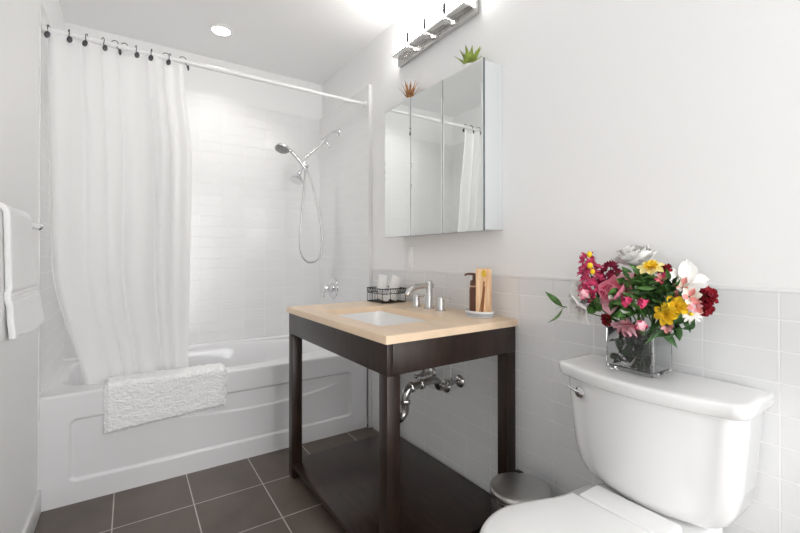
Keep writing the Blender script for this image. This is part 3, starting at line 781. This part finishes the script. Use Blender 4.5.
mb.rings([egg(.115, .76, 1.20, 0, sq=3.5), egg(.112, .765, 1.20, .02, sq=3.5), egg(.10, .79, 1.18, .10, sq=3), egg(.115, .74, 1.18, .22, sq=3), egg(.155, .66, 1.20, .32, sq=3), egg(.172, .635, 1.245, .385, sq=3.6), egg(.175, .63, 1.25, .405, sq=3.6), egg(.168, .638, 1.245, .412, sq=3.6)])
mb.build('bowl', CERAM, to, ang=60)
mb = MB(); mb.box((1.115, TC-.145, .36), (1.275, TC+.145, .4225), .02, 4); mb.build('tank_deck', CERAM, to)
def seat_sec(hw, xf, xb, bk, z, n=64):
    """seat outline: rounded front, straight cut back with corners at half-width bk"""
    pts = []; cx = .795
    for k in range(n+1):
        a = PI/2+PI*k/n; c, s = math.cos(a), math.sin(a)
        pts.append(Vector((cx+c*(cx-xf), TC+s*hw, z)))
    for k in range(1, 13):
        t = k/12; y = -lerp(hw, bk, sstep(0, 1, t)); pts.append(Vector((lerp(cx, xb, t), TC+y, z)))
    for k in range(12, 0, -1):
        t = k/12; y = lerp(hw, bk, sstep(0, 1, t)); pts.append(Vector((lerp(cx, xb, t), TC+y, z)))
    return pts
mb = MB(); mb.rings([seat_sec(.178, .614, 1.018, .125, .414), seat_sec(.183, .609, 1.018, .128, .418), seat_sec(.184, .608, 1.018, .128, .428), seat_sec(.181, .611, 1.018, .126, .431)]); mb.build('seat', SEATW, to, ang=50)
mb = MB(); mb.rings([seat_sec(.181, .611, 1.020, .128, .4325), seat_sec(.186, .605, 1.021, .130, .436), seat_sec(.186, .605, 1.021, .130, .444), seat_sec(.183, .609, 1.018, .127, .449), seat_sec(.172, .622, 1.008, .117, .4515), seat_sec(.12, .70, .98, .08, .4535)]); mb.build('seat_lid', SEATW, to, ang=50)
mb = MB(); mb.box((1.0225, TC-.112, .4235), (1.112, TC+.112, .4515), .009, 4); mb.build('hinge_cover', SEATW, to)

# ------------------------------------------------------------------ pedal bin
BC = (1.155, .978)
bn = thing('pedal_bin', 'small round stainless steel pedal bin between the vanity and toilet', 'bin', (*BC, 0))
BMT = Matrix.Translation((*BC, 0))
MB().lathe([(.098, .0005), (.101, .004), (.101, .022), (.0985, .024)], BMT, 48).build('base_ring', BLACKP, bn)
MB().lathe([(.0985, .024), (.0985, .262)], BMT, 48, True, False).build('body', STEEL, bn)
MB().lathe([(.0985, .260), (.101, .262), (.101, .271), (.0985, .273)], BMT, 48, False, False).build('rim_band', CHROME, bn)
mb = MB(); mb.lathe([(.102, .274), (.1045, .277), (.1045, .290), (.1025, .295), (.096, .2985), (.07, .302), (.035, .304), (.001, .3045)], BMT, 48); mb.build('lid', STEEL, bn, ang=70)
mb = MB(); mb.box((BC[0]+.062, BC[1]+.055, .255), (BC[0]+.088, BC[1]+.085, .3), .004, 2); mb.build('hinge', BLACKP, bn)
mb = MB(); mb.box((BC[0]-.135, BC[1]-.035, .008), (BC[0]-.095, BC[1]+.025, .018), .003, 2); mb.build('pedal', BLACKP, bn)

# ------------------------------------------------------------------ vase
vz0 = .7815
gv = thing('glass_vase', 'square clear glass vase of flowers on the toilet tank lid', 'vase', (1.217, .605, vz0))
vx0, vx1, vy0, vy1 = 1.160, 1.272, .540, .676
def rrect(i, z, r=.008, n=4):
    out = []
    for cx, cy, a0 in ((vx1-i-r, vy1-i-r, 0), (vx0+i+r, vy1-i-r, 90), (vx0+i+r, vy0+i+r, 180), (vx1-i-r, vy0+i+r, 270)):
        for k in range(n+1):
            a = R(a0+90*k/n); out.append(Vector((cx+r*math.cos(a), cy+r*math.sin(a), z)))
    return out
mb = MB(); mb.rings([rrect(.003, vz0), rrect(0, vz0+.004), rrect(0, vz0+.118), rrect(.0015, vz0+.120), rrect(.004, vz0+.118, .005), rrect(.0045, vz0+.014, .005), rrect(.008, vz0+.010, .005)])
mb.build('glass', GLASS, gv, ang=40)

# ------------------------------------------------------------------ flowers
def spray(name, lab, base, tip, m, n, L, W, d0=None):
    base, tip = Vector(base), Vector(tip)
    ax = (tip-base); t = thing(name, lab, 'flower', base, 0, FG); stem(t, base, ax)
    mb = MB(); MB().tube([base, base.lerp(tip, .5)+Vector((-.004, 0, 0)), tip], [.002, .0018, .001], 6).build('stalk', STEM, t)
    side = ax.normalized().orthogonal().normalized(); up = ax.normalized().cross(side)
    for k in range(n):
        f = k/(n-1); a = k*2.399
        out = side*math.cos(a)+up*math.sin(a)
        r = lerp(.030, .009, f)*random.uniform(.75, 1.1)
        p = base.lerp(tip, f)+out*r
        d = (out+ax.normalized()*lerp(.3, 1.2, f)+Vector((-.35, -.1, .05))).normalized()
        s = lerp(1.05, .6, f)
        whorl(mb, frame(p, d, random.uniform(0, 6)), 6, L*s, W*s, 22, 74, .15, jit=.25, tip=.4)
    mb.build('blossoms', m, t)
    return t
t = spray('orchid_spray', 'tall magenta blossom spray with yellow tips, leaning up on the left of the bouquet', (1.150, .690, .985), (1.165, .738, 1.108), PMAG, 32, .033, .0135)
mb = MB()
for p, s in (((1.145, .716, 1.117), .0085), ((1.128, .703, 1.083), .0085), ((1.12, .690, 1.066), .0075)):
    mb.ball(p, s, (1, .9, 1.15), 12)
tag(mb.build('bud', PYEL, t), 'yellow buds')
spray('orchid_spray', 'dark crimson blossom spray behind the magenta spray', (1.195, .672, 1.015), (1.215, .690, 1.085), PCRIM, 22, .030, .0125)
# white rose at the top
t, M = flower('white_rose', 'large white rose at the top of the bouquet', (1.215, .606, 1.082), (-.38, .06, 1))
mb = MB(); whorl(mb, M, 3, .048, .044, 18, -16, .5); whorl(mb, M, 4, .055, .054, 28, 0, .45, .5, .004); whorl(mb, M, 5, .060, .062, 42, 12, .4, .2, .007, .002, jit=.08); whorl(mb, M, 6, .064, .066, 54, 28, .35, .9, .008, .003, jit=.1); whorl(mb, M, 6, .060, .064, 68, 48, .3, .3, .008, .003, jit=.12)
mb.build('petals', PW, t)
MB().lathe([(.003, -.012), (.010, -.004), (.012, .004)], M, 12).build('sepal', LEAF, t)
# yellow flower with pale outer petals
def daffodil(lab, p, d, s=1.0, pale=True):
    t, M = flower('yellow_daffodil', lab, p, d)
    mb = MB(); whorl(mb, M, 7, .036*s, .024*s, 72, 92, .2, 0, .004, .0015, jit=.12); mb.build('outer_petals', PYELP if pale else PYEL, t)
    M2 = M @ Matrix.Translation((0, 0, .002))
    mb = MB(); whorl(mb, M2, 8, .024*s, .017*s, 38, 70, .3, .3, .003, .002, jit=.15); whorl(mb, M2, 6, .017*s, .012*s, 12, 35, .3, .1, .002, .001, jit=.15); mb.build('inner_petals', PYEL, t)
daffodil('yellow daffodil with pale outer petals, beside the white rose at the top', (1.130, .533, 1.078), (-.62, -.15, .85), .82)
daffodil('deep yellow daffodil low on the right, upper bloom of the touching pair', (1.118, .468, .985), (-.9, -.25, .15), .74, False)
daffodil('deep yellow daffodil low on the right, lower bloom of the touching pair', (1.100, .482, .966), (-.95, .1, .05), .72, False)
# lilies
def lily(lab, p, d, L=.095, W=.042, a1=92):
    t, M = flower('white_lily', lab, p, d)
    mb = MB(); whorl(mb, M, 3, L, W, 28, a1, .25, 0, .004, .003, tip=.5, jit=.08); whorl(mb, M, 3, L*.95, W*.85, 32, a1+6, .25, PI/3, .005, .003, tip=.5, jit=.08); mb.build('petals', PW, t)
    mb = MB()
    for k in range(6):
        a = 2*PI*k/6; q = [M @ Vector((.004*math.cos(a)*(1+3*f), .004*math.sin(a)*(1+3*f),   .032*f)) for f in (0, .5, 1)]
        mb.tube(q, .0009, 5); mb.ball(q[-1], .0024, (1, 1, 1), 8)
    mb.build('stamens', PTIP, t)
lily('large white lily at the upper right of the bouquet, behind pink blossoms', (1.220, .497, 1.026), (-.45, -.55, .50), .076, .044)
lily('large white lily on the left of the bouquet, facing out', (1.175, .735, .975), (-.65, .60, .10), .085, .062, 78)
lily('white lily low on the left, hanging above the vase rim', (1.135, .712, .962), (-.65, .35, -.35), .064, .050, 66)
# carnations
def carnation(lab, p, d, s=1.0):
    t, M = flower('red_carnation', lab, p, d)
    mb = MB()
    for n, L, a0, a1, r0 in ((9, .034, 60, 95, .004), (8, .032, 42, 70, .003), (7, .030, 25, 45, .002), (5, .028, 8, 18, .001)):
        whorl(mb, M, n, L*s, .024*s, a0, a1, .15, random.uniform(0, 3), r0, .0035, jit=.2, wp=.8)
    mb.build('petals', PRED, t); MB().lathe([(.003, -.018), (.006, -.010), (.007, .004)], M, 10).build('calyx', LEAF, t)
carnation('dark red carnation at the far right of the bouquet, the upper one', (1.198, .432, 1.010), (-.55, -.65, .35), .62)
carnation('dark red carnation at the far right of the bouquet, the lower one', (1.185, .431, .979), (-.6, -.6, -.1), .5)
carnation('dark red carnation tucked behind the pink rose, below the white rose', (1.165, .590, 1.044), (-.6, .1, .7), .55)
carnation('dark red carnation beside the topmost yellow daffodil', (1.165, .518, 1.075), (-.5, -.3, .8), .5)
carnation('small red carnation low on the left, over the vase corner', (1.125, .648, .930), (-.85, .3, -.1), .48)
# daisy
t, M = flower('white_daisy', 'small white daisy beside the yellow daffodils on the right', (1.140, .444, .968), (-.8, -.5, .2))
mb = MB(); whorl(mb, M, 13, .022, .007, 78, 92, .1, 0, .004); mb.build('petals', PW, t); MB().ball(M @ Vector((0, 0, .001)), .0055, (1, 1, .8), 10).build('center', PYEL, t)
# peach alstroemerias
def alst(lab, p, d, s, m1, m2):
    t, M = flower('alstroemeria', lab, p, d)
    mb = MB(); whorl(mb, M, 3, .036*s, .020*s, 30, 62, .2, 0, .002, jit=.1); mb.build('outer_petals', m1, t)
    mb = MB(); whorl(mb, M, 3, .034*s, .014*s, 25, 55, .2, PI/3, .002, jit=.1); mb.build('inner_petals', m2, t)
alst('peach alstroemeria in front of the right-hand white lily', (1.158, .470, 1.030), (-.7, -.2, .5), .72, PPEACH, PTIP)
alst('cream and peach alstroemeria between the white lily and red carnations', (1.135, .446, 1.011), (-.8, -.5, .2), .85, PTIP, PPEACH)
alst('pink alstroemeria left of the red carnations, facing the toilet lid', (1.150, .438, .988), (-.85, -.3, -.05), .65, PPEACH, PPALE)
alst('small peach alstroemeria hanging below the yellow daffodils', (1.118, .486, .936), (-.9, -.1, -.3), .6, PPEACH, PPALE)
alst('coral pink alstroemeria right of the topmost yellow daffodil', (1.135, .508, 1.048), (-.8, -.1, .5), .6, PHOT, PPEACH)
alst('salmon alstroemeria just above the yellow daffodil pair', (1.140, .478, 1.004), (-.9, 0, .3), .65, PPEACH, PHOT)
# roses
def rose(name, lab, p, d, s, m, mo=None):
    t, M = flower(name, lab, p, d)
    mb = MB(); whorl(mb, M, 3, .030*s, .024*s, 20, -18, .5); whorl(mb, M, 4, .034*s, .030*s, 32, 0, .45, .5, .003); whorl(mb, M, 5, .036*s, .034*s, 48, 30, .35, .2, .005, .001, jit=.1); mb.build('petals', m, t)
    mb = MB(); whorl(mb, M, 5, .036*s, .036*s, 66, 74, .25, .8, .005, .002, jit=.15); mb.build('outer_petals', mo or m, t)
    mb = MB(); whorl(mb, M, 5, .022*s, .007*s, 100, 120, .1, 0, .003, tip=.6); mb.build('sepal', LEAF, t)
rose('pink_rose', 'large soft pink rose in the middle left of the bouquet', (1.150, .618, .995), (-.8, .25, .45), 1.75, PPINK, PPALE)
rose('pink_rose', 'soft pink rose drooping over the rim inside the vase front', (1.178, .607, .912), (-.8, .05, -.6), 1.15, PPALE)
def bud(lab, p, d, s, m, mo):
    t, M = flower('rosebud', lab, p, d)
    mb = MB(); whorl(mb, M, 3, .034*s, .026*s, 38, -34, .55); mb.build('petals', m, t)
    mb = MB(); whorl(mb, M, 4, .036*s, .028*s, 52, -22, .5, .5, .002); mb.build('outer_petals', mo, t)
    mb = MB(); whorl(mb, M, 4, .018*s, .007*s, 70, 30, .1, 0, .003, tip=.6); mb.build('sepal', LEAF, t)
bud('hot pink rosebud at the centre of the bouquet, the left of two', (1.095, .568, .985), (-.9, .1, .35), 1.0, PHOT, PHOT)
bud('hot pink rosebud at the centre of the bouquet, the right of two', (1.095, .531, .985), (-.9, -.1, .35), .95, PHOT, PHOT)
bud('hot pink rosebud with a white tip hanging in front of the vase rim', (1.085, .531, .918), (-.5, 0, .85), 1.0, PHOT, PPALE)
bud('pale pink rosebud on the left of the bouquet, under the magenta spray', (1.105, .690, .988), (-.5, .55, .65), 1.0, PPINK, PPALE)
rose('pink_rose', 'small hot pink rose just right of the magenta spray', (1.145, .650, 1.012), (-.7, .3, .6), .8, PHOT, PMAG)

# foliage
def leafspray(lab, p, d, leaves, m=LEAF, name='leaf_sprig', bow=.03):
    """leaves: (position, direction, length, width) ; one sprig with its leaves"""
    t = thing(name, lab, 'foliage', p, 0, FG); stem(t, p, d, .0016, bow=bow)
    for q, dd, L, W in leaves:
        q = Vector(q); mb = MB()
        petal(mb, frame(q, dd, random.uniform(0, 6)), L, W, 8, 34, .22, 0, 0, .0008, tip=.7, wp=.42, nu=4, nv=8)
        mb.build('leaf', m, t)
        MB().tube([Vector(p).lerp(q, .0), Vector(p).lerp(q, .6)+Vector((0, 0, .002)), q+Vector(dd).normalized()*.004], .0009, 5).build('leaf_stalk', STEM, t)
leafspray('slender sprig reaching out to the left with two long green leaves', (1.200, .822, .940), (0, 1, .1),
          [((1.200, .846, .940), (-.02, .55, .42), .078, .020), ((1.200, .846, .938), (-.05, .22, -.62), .072, .024), ((1.2, .850, .939), (0, 1, .02), .03, .004)], LEAF)
def bush(lab, c, n, L, W, m, spread, seed, bias=(-.6, 0, .3)):
    random.seed(seed); lv = []
    for k in range(n):
        d = Vector((random.uniform(-1, .25), random.uniform(-1, 1), random.uniform(-.9, 1)))+Vector(bias)
        q = Vector(c)+Vector((random.uniform(-1, .6)*spread[0], random.uniform(-1, 1)*spread[1], random.uniform(-1, 1)*spread[2]))
        if q.z+d.normalized().z*L < .88 and abs(q.y-.605) > .04: d.z = abs(d.z)
        lv.append((q, d, L*random.uniform(.75, 1.2), W*random.uniform(.8, 1.15)))
    leafspray(lab, c, bias, lv, m)
bush('dark green fern sprig filling the middle of the bouquet', (1.150, .535, 1.020), 48, .050, .013, LEAF, (.04, .045, .045), 3)
bush('dark leafy sprig at the centre right of the bouquet, above the yellow pair', (1.160, .500, .990), 34, .055, .020, LEAFD, (.03, .035, .035), 5)
bush('green leafy sprig on the left of the bouquet, under the lilies', (1.165, .650, .965), 24, .055, .024, LEAF, (.03, .045, .030), 8)
bush('broad green leaf sprig at the middle front of the bouquet', (1.140, .570, .975), 18, .065, .026, LEAF, (.02, .04, .03), 11)
bush('green sprig with leaves hanging over the right side of the vase', (1.150, .495, .935), 14, .060, .022, LEAFD, (.02, .03, .015), 14, (-.4, -.3, -.5))
bush('dark sprig behind the blooms against the wall, filling the back', (1.205, .585, .985), 26, .060, .024, LEAFD, (.03, .09, .04), 17, (-.2, 0, .5))
bush('cream-edged leaf sprig around the hot pink rosebuds', (1.110, .590, .975), 9, .036, .017, LEAFV, (.012, .03, .015), 21, (-.7, 0, .1))
# leaves and filler standing in the vase
random.seed(31); lv = []
for k in range(40):
    q = (random.uniform(1.172, 1.200), random.uniform(.588, .655), random.uniform(.80, .885))
    lv.append((q, (random.uniform(-.2, .15), random.uniform(-.7, .7), random.uniform(-.3, 1)), random.uniform(.024, .034), random.uniform(.015, .022)))
leafspray('dark green leaves crowded inside the clear glass vase', (1.215, .612, .885), (0, 0, 1), lv, LEAFD, 'leaf_sprig', .0)
t = thing('filler_sprig', 'sprig of tiny white filler blossoms inside the vase, behind the glass front', 'flower', (1.205, .575, .80), 0, FG)
mb = MB(); mq = MB()
for k in range(46):
    q = Vector((random.uniform(1.172, 1.195), random.uniform(.553, .592), random.uniform(.82, .885)))
    mb.ball(q, random.uniform(.0018, .0034), (1, 1, 1), 8)
    mq.tube([(1.205, .575, .795), Vector((1.205, .575, .795)).lerp(q, .6)+Vector((.004, 0, 0)), q], .0006, 5)
mb.build('blossoms', PW, t); mq.build('stem', STEM, t)
bush('green leaf sprig between the pink rose and the white rose', (1.170, .575, 1.035), 20, .050, .020, LEAF, (.03, .04, .02), 37, (-.5, 0, .5))

# the toilet and what stands on it, as placed against the wall
shift(('toilet',), (.024, -.001, 0))
shift(('glass_vase', 'orchid_spray', 'white_rose', 'yellow_daffodil', 'white_lily', 'red_carnation', 'white_daisy', 'alstroemeria', 'pink_rose', 'rosebud', 'leaf_sprig', 'filler_sprig'), (.022, .006, 0))
